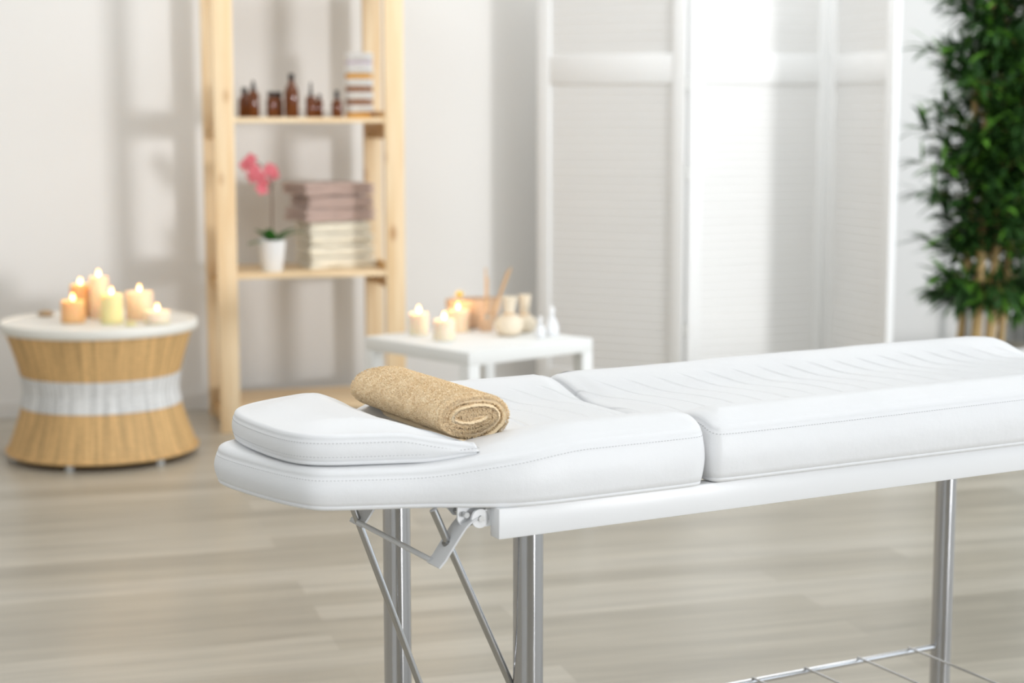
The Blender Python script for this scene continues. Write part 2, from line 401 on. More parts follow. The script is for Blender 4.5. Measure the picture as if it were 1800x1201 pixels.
def cushion(name, pts, n, z0, zs, top, med, parent, bulge=.005, rtop=.012, rbot=.006, label=None, stitches=True, rings=26):
    """closed outline (counter-clockwise), bottom z0(s,t), seam height zs(s,t), top(s,t,d,side) above the seam"""
    P = smooth_closed(pts, n); NN = normals2(P); mb = MB(); vs = []; fs = []
    rows = []
    def row(inset, zf):
        r = []
        for i, p in enumerate(P):
            q = p - NN[i] * inset; r.append(len(vs)); vs.append((q.x, q.y, zf(i, p)))
        rows.append(r)
    Z0 = [z0(p.x, p.y) for p in P]; ZS = [zs(p.x, p.y) for p in P]
    row(rbot + .012, lambda i, p: Z0[i] + .0005); row(rbot + .004, lambda i, p: Z0[i])
    for k in range(1, 5):
        a = PI / 2 * k / 4; row(rbot * (1 - math.sin(a)) + .001, lambda i, p, a=a: Z0[i] + rbot * (1 - math.cos(a)))
    row(.0020, lambda i, p: Z0[i] + rbot + .0015)            # lower seam groove
    row(.000, lambda i, p: Z0[i] + rbot + .003)
    for k in range(1, 9):
        f = k / 9; row(-bulge * math.sin(PI * f), lambda i, p, f=f: Z0[i] + rbot + .003 + (ZS[i] - .003 - Z0[i] - rbot - .003) * f)
    row(.000, lambda i, p: ZS[i] - .0022); row(.0020, lambda i, p: ZS[i]); row(.0016, lambda i, p: ZS[i] + .0022)
    for k in range(1, 5):
        a = PI / 2 * k / 5; row(.0024 + rtop * (1 - math.cos(a)) * .9, lambda i, p, a=a: ZS[i] + .003 + rtop * .55 * math.sin(a))
    base = rtop * .55 * math.sin(PI / 2 * .8) + .003; ins0 = .0024 + rtop * (1 - math.cos(PI / 2 * .8)) * .9
    for k in range(1, rings + 1):
        f = (k / rings) ** 1.25; r = []
        for i, p in enumerate(P):
            q0 = p - NN[i] * ins0; m_ = med(p); q = q0.lerp(m_, f); d = (q - q0).length
            side = abs(NN[i].y)
            z = zs(q.x, q.y) + base + top(q.x, q.y, d, side)
            z += .0012 * noise.noise(Vector((q.x * 9, q.y * 9, 3))) * min(1, d / .03)
            r.append(len(vs)); vs.append((q.x, q.y, z))
        rows.append(r)
    N_ = len(P)
    for a in range(len(rows) - 1):
        for i in range(N_):
            j = (i + 1) % N_; fs.append((rows[a][i], rows[a][j], rows[a + 1][j], rows[a + 1][i]))
    fs.append(tuple(rows[0])[::-1])
    mb.add(vs, fs)
    o = mb.build(name, M['leather'], parent, 70, label)
    me = o.data
    bm = bmesh.new(); bm.from_mesh(me); bmesh.ops.remove_doubles(bm, verts=bm.verts, dist=.0002); bmesh.ops.recalc_face_normals(bm, faces=bm.faces); bm.to_mesh(me); bm.free()
    if stitches:
        st = MB(); acc = 0; pitch = .0058
        for which in ((0, 1) if stitches == 2 else (0,)):
            acc = 0
            for i in range(N_):
                a, b = P[i], P[(i + 1) % N_]; L = (b - a).length; t = pitch - acc
                while t <= L:
                    q = a.lerp(b, t / L); nn = NN[i]; d = (b - a).normalized()
                    if which == 0: c = Vector((q.x + nn.x * .0006, q.y + nn.y * .0006, zs(q.x, q.y) - .0050))
                    else: c = Vector((q.x + nn.x * .0012, q.y + nn.y * .0012, z0(q.x, q.y) + rbot + .0085))
                    ang = math.atan2(d.y, d.x)
                    st.box(c, (.0030, .0011, .0008), __import__('mathutils').Matrix.Rotation(ang, 3, 'Z'))
                    t += pitch
                acc = L - (t - pitch)
        st.build('stitching', M['stitch'], o, None, 'grey stitching')
    return o

TC = .275
# section with the tapered head
o1 = [(.376, -.004), (.361, -.013), (.30, -.014), (.16, -.014), (.06, -.012), (.005, .004), (-.05, .034), (-.10, .060), (-.17, .085), (-.228, .107), (-.254, .122), (-.270, .150), (-.290, .205), (-.312, .300), (-.320, .350), (-.321, .392), (-.300, .425),
      (-.25, .447), (-.17, .470), (-.10, .492), (-.05, .515), (.005, .546), (.06, .562), (.16, .564), (.30, .564), (.375, .563), (.381, .555), (.381, .40), (.381, .15), (.381, .015)]
o1 = o1[::-1]
def saddle(t, lo, hi, crest, dip):
    dt = max(0, min(t - lo, hi - t)); return crest * sstep(0, .05, dt) - (crest + dip) * sstep(.06, .20, dt)
def zs1(s, t):
    return .763 + .035 * sstep(-.13, .16, s) + saddle(t, -.013, .563, .014, .014) * sstep(-.08, .14, s)
def top1(s, t, d, side): return .004 * sstep(0, .05, d)
def med1(p): return Vector((max(-.16, min(.21, p.x)), TC + .0 * p.x))
cushion('head_cushion', o1, 640, lambda s, t: .710, zs1, top1, med1, bed, rtop=.017, label='cushion with the tapered head', rings=34)
# main section
o2 = [(.392, .563), (.392, .555), (.392, .40), (.392, .15), (.392, .015), (.397, -.005), (.413, -.014), (.60, -.014), (1.0, -.014), (1.40, -.014), (1.47, -.010), (1.505, .02), (1.515, .10), (1.515, .275), (1.515, .45), (1.505, .53), (1.47, .560), (1.40, .564), (1.0, .564), (.60, .564), (.40, .564)]
def zs2(s, t): return .798 + .006 * sstep(.4, 1.3, s) + saddle(t, -.013, .563, .014, .017)
def top2(s, t, d, side): return .004 * sstep(0, .05, d)
cushion('long_cushion', o2, 860, lambda s, t: .712, zs2, top2, lambda p: Vector((max(.60, min(1.30, p.x)), TC)), bed, rtop=.018, label='long body cushion', rings=34)
# loose head pillow on top
pil = [(-.012, .042), (-.030, .053), (-.11, .086), (-.18, .108), (-.235, .128), (-.268, .160), (-.284, .22), (-.292, .32), (-.289, .39), (-.272, .440), (-.235, .475), (-.18, .505), (-.12, .53), (-.075, .545), (-.052, .538), (-.042, .505), (-.042, .44), (-.046, .35), (-.044, .26), (-.038, .18), (-.026, .11), (-.010, .056)]
def z0p(s, t): return .777 + .009 * sstep(-.10, 0, s)
def zsp(s, t): return z0p(s, t) + .0085 + .030 * (1 - sstep(-.14, -.010, s - .25 * max(0, abs(t - .29) - .17)))  + .002
cushion('head_pillow', pil[::-1], 420, z0p, zsp, lambda s, t, d, side: .012 * sstep(0, .09, d), lambda p: Vector((-.155, max(.20, min(.39, p.y)))), bed, bulge=.0025, rtop=.010, rbot=.0055, stitches=2, label='loose head pillow', rings=16)

MB().box6(-.10, .36, .19, .40, .700, .712, .003).build('head_board', M['board'], bed)
fr = MB()
fr.box6(0, 1.50, .0, .030, .662, .7105, .0022); fr.box6(0, 1.50, .520, .550, .662, .7105, .0022)
for s0 in (.06, .60, 1.20, 1.46): fr.box6(s0, s0 + .03, .028, .522, .668, .705, .002)
fo = fr.build('bed_frame', M['frame'], bed, 35)
sp_ = MB()
for s_, t_ in ((.20, .0),): sp_.tube([(s_, -.0006, .690), (s_, .001, .690)], .0011, 8)
for s_, t_, r_ in ((.067, .028, .0240), (.066, .525, .0255), (1.405, .525, .0225), (1.405, .028, .0225)):
    leg = MB().tube([(s_, t_, 0.012), (s_, t_, .30), (s_, t_, .664)], r_, 48).build('leg', M['chrome'], bed, 40)
    MB().lathe([(r_ + .004, 0), (r_ + .006, .006), (r_ + .004, .016), (r_ - .001, .018)], 32, (s_, t_, 0)).build('foot_cap', M['black_cap'], leg)
# wire shelf between the legs
sh = MB()
sh.tube([(.10, .525, .137), (1.384, .525, .133)], .0065, 16); sh.tube([(.10, .028, .137), (1.384, .028, .133)], .0065, 16)
sh.build('shelf_rail', M['chrome_bar'], bed)
ws = MB(); k = 0
for s_ in (.15, .30, .45, .60, .742, .883, 1.021, 1.166, 1.310):
    ws.tube([(s_, .525, .143), (s_, .27, .141), (s_, .03, .143)], .0024, 10)
ws.build('shelf_wires', M['rod'], bed)
# head mechanism
def rod(top, bot):
    MB().tube([top, bot], .0062, 20).build('support_rod', M['rod'], bed)
def line(p, q, z):
    p = Vector(p); q = Vector(q); f = (z - p.z) / (q.z - p.z); return p.lerp(q, f)
pa, pb = Vector((-.0865, .05, .706)), Vector((.047, .05, .411))
rod(line(pa, pb, .7092), line(pa, pb, .14))
pc, pd = Vector((-.0893, .35, .639)), Vector((.0274, .35, .3236))
rod(line(pc, pd, .714), line(pc, pd, .14))
MB().tube([(.175, .03, .137), (.175, .52, .137)], .007, 14).build('cross_bar', M['chrome_bar'], bed)
def strap(t0, t1, th_=.0032):
    path = [(-.0905, .6225), (-.0870, .6262), (-.0800, .6330), (-.0700, .6470), (-.0560, .6660), (-.0450, .6800), (-.0370, .6870), (-.0290, .6920), (-.0200, .6950)]
    n_ = len(path); up_ = []; lo_ = []
    for i_ in range(n_):
        a_ = Vector(path[max(0, i_ - 1)]); b_ = Vector(path[min(n_ - 1, i_ + 1)]); d_ = (b_ - a_).normalized()
        nn_ = Vector((-d_.y, d_.x)) * th_ / 2; p_ = Vector(path[i_]); up_.append(tuple(p_ + nn_)); lo_.append(tuple(p_ - nn_))
    mb = MB(); mb.prism(up_ + lo_[::-1], (0, t0, 0), (1, 0, 0), (0, 0, 1), (0, t1 - t0, 0)); return mb
ring = lambda mb, c, r0: mb.tube([Vector(c) + Vector((-.0026, 0, .0046)) , Vector(c) + Vector((.0026, 0, -.0046))], r0, 20)
sa = strap(.024, .068).build('locking_strap', M['bracket'], bed, 30)
g_ = MB(); ring(g_, (-.0625, .05, .6530), .0088); g_.build('guide_hole', M['bolt'], sa, 40, 'dark rim of the rod hole')
sb = strap(.324, .374).build('locking_strap', M['bracket'], bed, 30)
MB().tube([(-.0860, .060, .6265), (-.0860, .372, .6265)], .0046, 16).build('link_bar', M['bracket'], bed)
hb = MB()
hb.prism([(-.050, .712), (-.050, .690), (-.044, .680), (-.034, .676), (-.024, .680), (-.018, .690), (.000, .690), (.000, .712)], (0, .042, 0), (1, 0, 0), (0, 0, 1), (0, .004, 0))
hb.prism([(-.060, .712), (-.044, .692), (-.030, .690), (-.020, .712)], (0, .070, 0), (1, 0, 0), (0, 0, 1), (0, .004, 0))
n = 24; hb.prism([(-.0185 + .0150 * math.cos(2 * PI * i / n), .6925 + .0150 * math.sin(2 * PI * i / n)) for i in range(n)], (0, .026, 0), (1, 0, 0), (0, 0, 1), (0, .005, 0))
hb.prism([(-.010, .6790), (.002, .6790), (.002, .706), (-.010, .706)], (0, .026, 0), (1, 0, 0), (0, 0, 1), (0, .004, 0))
hg = hb.build('hinge_bracket', M['frame'], bed)
MB().tube([(-.0185, .0225, .6925), (-.0185, .046, .6925)], .0052, 6).build('bolt', M['bolt'], hg, None)
MB().tube([(-.040, .030, .699), (-.040, .070, .699)], .0045, 16).build('pivot_pin', M['rod'], hg)
hb2 = MB(); hb2.prism([(-.050, .712), (-.050, .690), (-.034, .676), (-.018, .690), (.000, .712)], (0, .374, 0), (1, 0, 0), (0, 0, 1), (0, .004, 0))
hb2.build('hinge_bracket', M['frame'], bed)

# ------------------------------------------------------------------ the rolled towel
def rolled_towel():
    c = bed.location; u = Vector((math.cos(BED_R), math.sin(BED_R), 0)); v = Vector((-u.y, u.x, 0))
    root = empty('rolled_towel', Vector(c) + u * .0275 + v * .322 + Vector((0, 0, .789)), BED_R - math.radians(0),
                 'sand coloured terry towel rolled up beside the head pillow on the bed', 'towel')
    HW, HH, LN, TK = .0655, .0400, .362, .0132
    turns = 2.75; n = 620
    path = []
    for i in range(n + 1):
        f = i / n; a = -PI * .62 + f * turns * 2 * PI
        r = 1 - f * turns * TK * 1.10 / HH
        w_ = HW - (1 - r) * HH * 1.12; h_ = HH * r
        w_ = max(w_, .010); h_ = max(h_, .0012)
        path.append(Vector((w_ * math.cos(a), HH + h_ * math.sin(a) * (1 + .05 * math.sin(3 * a)))))
    T_ = normals2(path[:]); T_[0] = T_[1].copy(); T_[-1] = T_[-2].copy()
    th = TK * .47
    sec = [p + T_[i] * th for i, p in enumerate(path)]
    inn = [p - T_[i] * th for i, p in enumerate(path)][::-1]
    endc = [path[-1] + (path[-1] - path[-2]).normalized() * th * .8]; stc = [path[0] - (path[1] - path[0]).normalized() * th * .8]
    sec = sec + endc + inn + stc
    ns = len(sec); ny = 150; vs = []; fs = []
    idx = [-1.0, -.99, -.975] + [-.96 + 1.92 * j / ny for j in range(ny + 1)] + [.975, .99, 1.0]
    mids = [path[min(i, n)] if i <= n else (path[-1] if i == n + 1 else (path[n - (i - n - 2)] if i <= 2 * n + 2 else path[0])) for i in range(ns)]
    for j, y in enumerate(idx):
        sh = {0: .25, 1: .72, 2: .93}.get(min(j, len(idx) - 1 - j), 1.0)
        for i, p in enumerate(sec):
            q = mids[i].lerp(p, sh)
            f = i / n if i <= n else 0
            yy = y * LN / 2 + (.004 * math.sin(i / n * 9) if abs(y) > .9 else 0) * (1 if y < 0 else -1)
            P3 = Vector((q.x, yy, q.y))
            d = .0012 * noise.noise(P3 * 330) + .0009 * noise.noise(P3 * 720) + .0008 * noise.noise(P3 * 60)
            nrm = (q - mids[i]); nrm = nrm.normalized() if nrm.length > 1e-6 else Vector((0, 0))
            vs.append((q.x + nrm.x * d, yy + .0010 * noise.noise(P3 * 500) * (abs(y) > .97), max(q.y + nrm.y * d, 0)))
    m_ = len(idx)
    for j in range(m_ - 1):
        for i in range(ns):
            i2 = (i + 1) % ns; fs.append((j * ns + i, j * ns + i2, (j + 1) * ns + i2, (j + 1) * ns + i))
    for j in (0, m_ - 1):
        b = j * ns
        for i in range(n):
            i2 = 2 * n + 2 - i
            q = (b + i, b + i + 1, b + i2 - 1, b + i2)
            if max(q) < b + ns: fs.append(q if j == 0 else q[::-1])
    mb = MB(); mb.add(vs, fs)
    # the fibre loops of the pile
    rnd = random.Random(3); outer = int(n / turns * 1.12)
    def loop(P3, nn, L, wd):
        t1 = nn.cross(Vector((rnd.uniform(-1, 1), rnd.uniform(-1, 1), rnd.uniform(-1, 1)))).normalized()
        k1 = (nn + t1 * rnd.uniform(-.9, .9)).normalized(); sd = k1.cross(t1 if abs(k1.dot(t1)) < .9 else nn).normalized() * wd
        a = P3 - nn * .0006; mbx = a + k1 * L * .6; tip = mbx + (k1 * .4 + t1 * .6).normalized() * L * .5
        b = len(mb.v)
        mb.v.extend([tuple(a - sd), tuple(a + sd), tuple(mbx + sd), tuple(mbx - sd), tuple(tip)])
        mb.f.extend([(b, b + 1, b + 2, b + 3), (b + 3, b + 2, b + 4)])
    for _ in range(52000):
        i = rnd.randrange(0, outer); y = rnd.uniform(-1, 1); p = sec[i]; nn2 = T_[min(i, n)]
        if p.y < .004: continue
        loop(Vector((p.x, y * LN / 2, p.y)), Vector((nn2.x, 0, nn2.y)), rnd.uniform(.0020, .0034), .00055)
    for _ in range(13000):
        i = rnd.randrange(0, n); f = rnd.uniform(-1, 1); e = rnd.choice((-1, -1, 1))
        p = path[i] + T_[i] * th * f
        loop(Vector((p.x, e * (LN / 2 - .0004) , p.y)), (Vector((T_[i].x * f, e * 1.0, T_[i].y * f))).normalized(), rnd.uniform(.0018, .0034), .00050)
    me = bpy.data.meshes.new('terry_roll'); me.from_pydata(mb.v, [], mb.f); me.materials.append(M['towel'])
    me.polygons.foreach_set('use_smooth', [True] * len(me.polygons)); me.update()
    o = bpy.data.objects.new('terry_roll', me); C.objects.link(o); o.parent = root
    return root
rolled_towel()

# ------------------------------------------------------------------ candles
def candle(loc, r, h, wax, label, group, z):
    root = empty('candle', (loc[0], loc[1], z), 0, label, 'candle', group)
    b = MB().lathe([(r * .97, 0), (r, .003), (r, h * .6), (r * .99, h - .003), (r * .95, h), (r * .82, h - .002), (r * .55, h - .007), (.002, h - .008)], 40).build('wax_body', M[wax], root, 50)
    MB().tube([(0, 0, h - .009), (.0005, 0, h + .003), (.0015, 0, h + .009)], .0011, 8).build('wick', M['wick'], root)
    MB().lathe([(.0008, 0), (.0045, .003), (.0064, .008), (.0056, .014), (.0032, .021), (.0006, .027)], 20, (.001, 0, h + .002)).build('flame', M['flame'], root, 60, 'bright burning flame')
    l = bpy.data.lights.new('candle_flame_light', 'POINT'); l.energy = .30; l.color = (1, .62, .28); l.shadow_soft_size = .010
    lo = bpy.data.objects.new('candle_flame_light', l); C.objects.link(lo); lo.location = (loc[0], loc[1], z + h + .022)
    return root

# ------------------------------------------------------------------ wicker drum table
wt = empty('wicker_table', (-1.616, 6.53, 0), TH, 'round hourglass rattan table with cream top and white waist band, far left', 'table')
ZT = .530
def rad(z):
    t = (z - .27)
    return .293 + (.070 * (abs(t) / .235) ** 1.35 if t < 0 else .065 * (t / .235) ** 1.3)
def weave(t, z, i): return .0028 * math.cos(45 * t * 2) * (1 if i % 2 else -1) * .6 + .0016 * math.cos(90 * t)
def wall_prof(z0, z1, n, off=0): return [(rad(z0 + (z1 - z0) * i / n) + off, z0 + (z1 - z0) * i / n) for i in range(n + 1)]
MB().lathe([(.30, .028)] + wall_prof(.030, .208, 44), 540, rfun=weave, cap1=True).build('lower_basket', M['rattan'], wt, 60, 'lower flared rattan section')
MB().lathe(wall_prof(.208, .330, 30, .004), 540, rfun=weave).build('waist_band', M['rattan_white'], wt, 60, 'white woven waist band')
MB().lathe(wall_prof(.330, .498, 40), 540, rfun=weave).build('upper_basket', M['rattan'], wt, 60, 'upper flared rattan section')
rim = MB(); rim.lathe([(rad(.031) + .002 + .006 * math.cos(a), .033 + .008 * math.sin(a)) for a in [PI * 2 * i / 10 for i in range(11)]], 96, cap0=False, cap1=False)
rim.build('base_rim', M['rattan'], wt, 60)
MB().lathe([(.360, .497), (.372, .499), (.378, .506), (.379, .526), (.375, .536), (.367, .537), (.361, ZT - .002), (.356, ZT - .003), (.10, ZT - .003)], 120).build('tabletop', M['tabletop'], wt, 40, 'cream round top with raised rim')
for k in range(6):
    a = 2 * PI * k / 6 + math.radians(262) - TH
    MB().lathe([(.014, 0), (.016, .004), (.016, .030)], 20, (.338 * math.cos(a), .338 * math.sin(a), 0)).build('foot', M['acrylic'], wt, 40, 'clear plastic foot')
G1 = 'lit candles on the wicker table'; zt = ZT - .0022
def px(x, Y): return ((x - 900) / 2975 * 1.0 * Y, Y)       # where a point of the plan lies (metres)
for (x, Y, r, h, wax, lab) in (
        (117, 6.50, .046, .085, 'wax_orange', 'squat peach candle at the left front of the wicker table'),
        (131, 6.68, .040, .130, 'wax_orange', 'orange pillar candle behind the squat peach one, wicker table'),
        (164, 6.64, .037, .165, 'wax_peach', 'tallest pale peach pillar candle at the back middle of the wicker table'),
        (186, 6.47, .043, .112, 'wax_yellow', 'yellow pillar candle at the front middle of the wicker table'),
        (236, 6.60, .054, .110, 'wax_peach', 'wide peach candle right of the yellow one on the wicker table'),
        (267, 6.46, .050, .050, 'wax_ivory', 'lowest ivory candle, nearest the right rim of the wicker table')):
    candle(((x - 900) / 2975 * Y, Y), r, h, wax, lab, G1, zt)
tl = MB(); tl.lathe([(.018, 0), (.020, .004), (.020, .012), (.017, .013), (.003, .011)], 24)
o = tl.build('tealight', M['wax_yellow'], None, 40); o.location = ((219 - 900) / 2975 * 6.40, 6.40, zt)
tagp(o, 'small unlit yellow tealight between the yellow and the lowest ivory candle', 'candle')
s_ = MB(); s_.lathe([(.004, 0), (.020, .003), (.026, .010), (.022, .018), (.012, .024), (.002, .026)], 24, sx=1.25, sy=.9, rfun=lambda t, z, i: .0015 * math.cos(9 * t))
o = s_.build('seashell', M['shell'], None, 60); o.location = ((68 - 900) / 2975 * 6.70, 6.70, zt)
tagp(o, 'small brown seashell near the left rim of the wicker table', 'shell')

# ------------------------------------------------------------------ pine rack (room frame)
def room_empty(name, a, b, z, label, cat, group=None, rz=0):
    return empty(name, W(a, b, z), TH + rz, label, cat, group)
RA, RB = 1.296, .665            # middle of the rack, front face
rack = room_empty('shelf_rack', RA, RB, 0, 'tall unfinished pine shelf rack standing against the rear wall', 'shelf rack', rz=math.radians(-.6))
HX, DP, PW, PT, RH = .399, .50, .082, .034, 2.05
for sx_ in (-1, 1):
    for (y0_, y1_) in ((0, PT), (DP - PT, DP)):
        x0_, x1_ = (sx_ * HX - (PW if sx_ > 0 else 0), sx_ * HX + (PW if sx_ < 0 else 0))
        MB().box6(x0_, x1_, y0_, y1_, 0, RH, .002).build('upright', M['pine_z'], rack, 30)
    for zz in (.055, .625, 1.275, 1.93):
        xa = sx_ * (HX - .018)
        MB().box6(min(xa, xa - sx_ * .030), max(xa, xa - sx_ * .030), PT, DP - PT, zz - .045, zz + .0, .002).build('rung', M['pine_y'], rack, 30)
        MB().box6(min(sx_ * (HX - .050), sx_ * (HX - .078)), max(sx_ * (HX - .050), sx_ * (HX - .078)), PT, DP - PT, zz - .010, zz + .075, .002).build('side_batten', M['pine_y'], rack, 30)
for zz in (.080, .650, 1.300, 1.955):
    MB().box6(-.342, .342, .006, DP - .006, zz, zz + .0215, .002).build('shelf_board', M['pine_x'], rack, 30)
Z1, Z2 = 1.3217, .6717

def bottle(a, b, r, h, capr, caph, label, neck=.012, shoulder=.66, z=Z1, kind='black_cap', grp='amber bottles on the upper pine shelf', drop=False, lab=False):
    root = room_empty('bottle', a, b, z, label, 'bottle', grp)
    hb_ = h - caph; sh_ = hb_ * shoulder
    prof = [(r * .9, 0), (r, .004), (r, sh_), (r * .93, sh_ + (hb_ - sh_) * .30), (r * .62, sh_ + (hb_ - sh_) * .62), (neck, sh_ + (hb_ - sh_) * .8), (neck, hb_)]
    MB().lathe(prof, 32).build('glass_body', M['amber'], root, 40)
    if drop: cp = [(capr, 0), (capr, caph * .36), (capr * .55, caph * .42), (capr * .62, caph * .8), (capr * .35, caph)]
    else: cp = [(capr, 0), (capr, caph * .93), (capr * .9, caph)]
    MB().lathe(cp, 28, (0, 0, hb_)).build('cap', M[kind], root, 40)
    if lab: MB().lathe([(r + .0006, sh_ * .15), (r + .0008, sh_ * .85)], 32, cap0=False, cap1=False).build('label_band', M['label'], root, 40)
    return root
bottle(1.058, .40, .0260, .128, .013, .024, 'short amber bottle with black cap, leftmost on the upper shelf')
bottle(1.086, .47, .0240, .155, .012, .040, 'amber dropper bottle beside the rack left upright, upper shelf', shoulder=.85, drop=True)
for (aa, bb, lb) in ((1.162, .48, 'squat amber jar with flat black lid, left of the tallest bottle'), (1.198, .42, 'squat amber jar with flat black lid, tucked beside the tallest bottle')):
    bottle(aa, bb, .0215, .110, .018, .018, lb, neck=.016, shoulder=.78)
bottle(1.249, .47, .0300, .186, .0130, .026, 'tallest amber bottle with black cap, middle of the upper shelf', shoulder=.62)
bottle(1.330, .48, .0225, .150, .0085, .058, 'amber bottle with long black dropper, right of the tallest bottle', shoulder=.93, drop=True)
bottle(1.372, .45, .0150, .100, .0085, .018, 'slim amber vial close beside the dropper bottle', shoulder=.85, neck=.007)
bottle(1.443, .48, .0230, .116, .0100, .034, 'small amber bottle with black cap, beside the striped jar stack', shoulder=.72, neck=.008)
# stack of jars
for k in range(5):
    h_ = .0555; z_ = Z1 + k * h_
    labs = ['bottom jar of the stack, honey base and white lid', 'second jar from below in the stack, dark brown base', 'middle jar of the stack, brown base and white lid',
            'fourth jar from below in the stack, bright honey base', 'top jar of the stack, white with a lilac stripe']
    root = room_empty('cosmetic_jar', 1.548, .44, z_, labs[k], 'jar', 'stacked jars on the upper pine shelf')
    mb_ = ['honey', 'honey_dark', 'honey_dark', 'honey', 'lid_white'][k]
    MB().lathe([(.056, 0), (.059, .003), (.059, .020), (.055, .023)], 48).build('jar_body', M[mb_], root, 40)
    MB().lathe([(.060, .0222), (.0615, .024), (.0615, h_ - .003), (.059, h_ - .0004)], 48).build('lid', M['lid_white'], root, 40)
    if k == 4: MB().lathe([(.0594, .008), (.0597, .009), (.0597, .019), (.0594, .020)], 48, cap0=False, cap1=False).build('stripe', M['lilac'], root, 40, 'lilac stripe')

# towels on the lower shelf
def folded(a, b, z, wd, dp, th, m, label, group, name='folded_towel', seed=0, rz=0, sag=0.0):
    """a towel folded in layers with a rounded fold facing the room"""
    root = room_empty(name, a, b, z, label, 'towel', group, rz)
    rnd = random.Random(seed); nl = 2; mb = MB(); lh = th / nl; wob = rnd.uniform(.8, 1.6)
    for l in range(nl):
        z0_ = l * lh; prof = []; nseg = 10
        e = rnd.uniform(-.004, .004)
        for i in range(nseg + 1):                                       # front fold, rounded
            t = -PI / 2 + PI * i / nseg; prof.append((-dp / 2 + e - math.cos(t) * lh * .40, lh / 2 + math.sin(t) * lh * .49))
        for i in range(6): prof.append((-dp / 2 + dp * (i + 1) / 7, lh * .985))
        for i in range(nseg + 1):
            t = PI / 2 - PI * i / nseg; prof.append((dp / 2 + math.cos(t) * lh * .35, lh / 2 + math.sin(t) * lh * .49))
        for i in range(6): prof.append((dp / 2 - dp * (i + 1) / 7, lh * .012))
        nx = 26; vs = []; fs = []; n_ = len(prof)
        for j in range(nx + 1):
            f = j / nx; x = (f - .5) * wd; edge = min(f, 1 - f)
            k_ = 1 - .45 * (1 - min(1, edge * 16)) ** 2
            for (y, zz) in prof:
                zc = lh / 2 + (zz - lh / 2) * k_
                sg = sag * (abs(f - .5) * 2) ** 2.2
                w_ = .0060 * wob * noise.noise(Vector((x * 11, y * 10, z * 40 + l * 7 + seed)))
                vs.append((x + w_, y + w_ * .8, max(0.0, z0_ + zc + (w_ * .5 if 0 < zc < lh else 0)) - sg))
        for j in range(nx):
            for i in range(n_):
                i2 = (i + 1) % n_; fs.append((j * n_ + i, j * n_ + i2, (j + 1) * n_ + i2, (j + 1) * n_ + i))
        fs.append(tuple(range(n_))); fs.append(tuple(nx * n_ + i for i in range(n_))[::-1])
        mb.add(vs, fs)
    mb.build('folded_cloth', m, root, 60)
    return root
zc = Z2
hc = [.047, .045, .048, .046]
cl = ['cream folded towel lying on the lower pine shelf board, bottom of the pile', 'cream folded towel second from the bottom of the pile', 'cream folded towel third from the bottom of the pile', 'uppermost cream folded towel, just under the mauve towels']
for k in range(4):
    folded(1.447 - .003 * k, .38, zc, .300 - .006 * k, .21, hc[k], M['cream'], cl[k], 'cream towels in the pile', seed=k, rz=math.radians([9, 7, 8.5, 7][k])); zc += hc[k] + .0045
hm = [.054, .050, .054]
ml = ['mauve brown folded towel resting directly on the cream towels', 'mauve brown folded towel in the middle of the three mauve ones', 'mauve brown folded towel on the very top of the pile']
for k in range(3):
    folded(1.424 + [.0, .010, -.006][k], .375, zc, [.325, .30, .33][k], .235, hm[k], M['mauve'], ml[k], 'mauve towels on top of the pile', seed=10 + k, rz=math.radians([13, 10, 15][k])); zc += hm[k] + .004

# orchid
orc = room_empty('potted_orchid', 1.141, .55, Z2, 'pink orchid in a white pot left of the towel pile', 'potted plant')
pt = MB(); pt.lathe([(.042, 0), (.044, .002), (.062, .130), (.064, .134), (.060, .134), (.058, .122), (.010, .120)], 48); pt.build('flower_pot', M['white_ceramic'], orc, 40, 'white tapered pot')
MB().lathe([(.0515, .112), (.050, .120), (.004, .122)], 32).build('soil', M['soil'], orc, 40)
def leaf_strip(mb, base, dirv, L, wd, droop, thick=.0012, nseg=9, up=Vector((0, 0, 1)), curl=.0):
    dirv = Vector(dirv).normalized(); base = Vector(base); side = dirv.cross(up)
    side = side.normalized() if side.length > 1e-4 else Vector((1, 0, 0))
    vs = []; fs = []; p = base.copy(); d = dirv.copy()
    for i in range(nseg + 1):
        f = i / nseg; w_ = wd * (math.sin(PI * min(1, f * .93 + .07)) ** .8) * .5 + .0003
        nn = side.cross(d).normalized()
        for k_, (o_, z_) in enumerate(((-w_, .18 * w_), (0, 0), (w_, .18 * w_))):
            vs.append(p + side * o_ + nn * z_ + nn * thick)
        p = p + d * (L / nseg); d = (d + Vector((0, 0, -droop / nseg))).normalized()
    for i in range(nseg):
        for k_ in range(2): fs.append((i * 3 + k_, i * 3 + k_ + 1, (i + 1) * 3 + k_ + 1, (i + 1) * 3 + k_))
    mb.add(vs, fs)
for (dx, dy, dz, L, wd, dr) in ((-.75, -.4, 1.05, .105, .056, .7), (-1, -.5, .30, .115, .046, .6), (1, -.4, .80, .145, .056, .7), (.9, .3, .95, .13, .048, .8), (.35, -1, .8, .085, .050, .9), (-.3, -.8, 1.3, .09, .052, .5)):
    mb = MB(); leaf_strip(mb, (dx * .008, dy * .008, .118), (dx, dy, dz), L, wd, dr)
    o = mb.build('leaf', M['orchid_leaf'], orc, 60); so = o.modifiers.new('thickness', 'SOLIDIFY'); so.thickness = .0016
stem = [(0.0, 0, .118), (.002, 0, .20), (.004, 0, .30), (.000, 0, .365), (-.018, 0, .42), (-.045, .0, .458), (-.078, 0, .470), (-.098, 0, .455)]
MB().tube(stem, .0032, 10).build('stem', M['orchid_stem'], orc)
MB().tube([(.002, 0, .34), (.012, 0, .385), (.020, 0, .42)], .0022, 8).build('stem', M['orchid_stem'], orc)
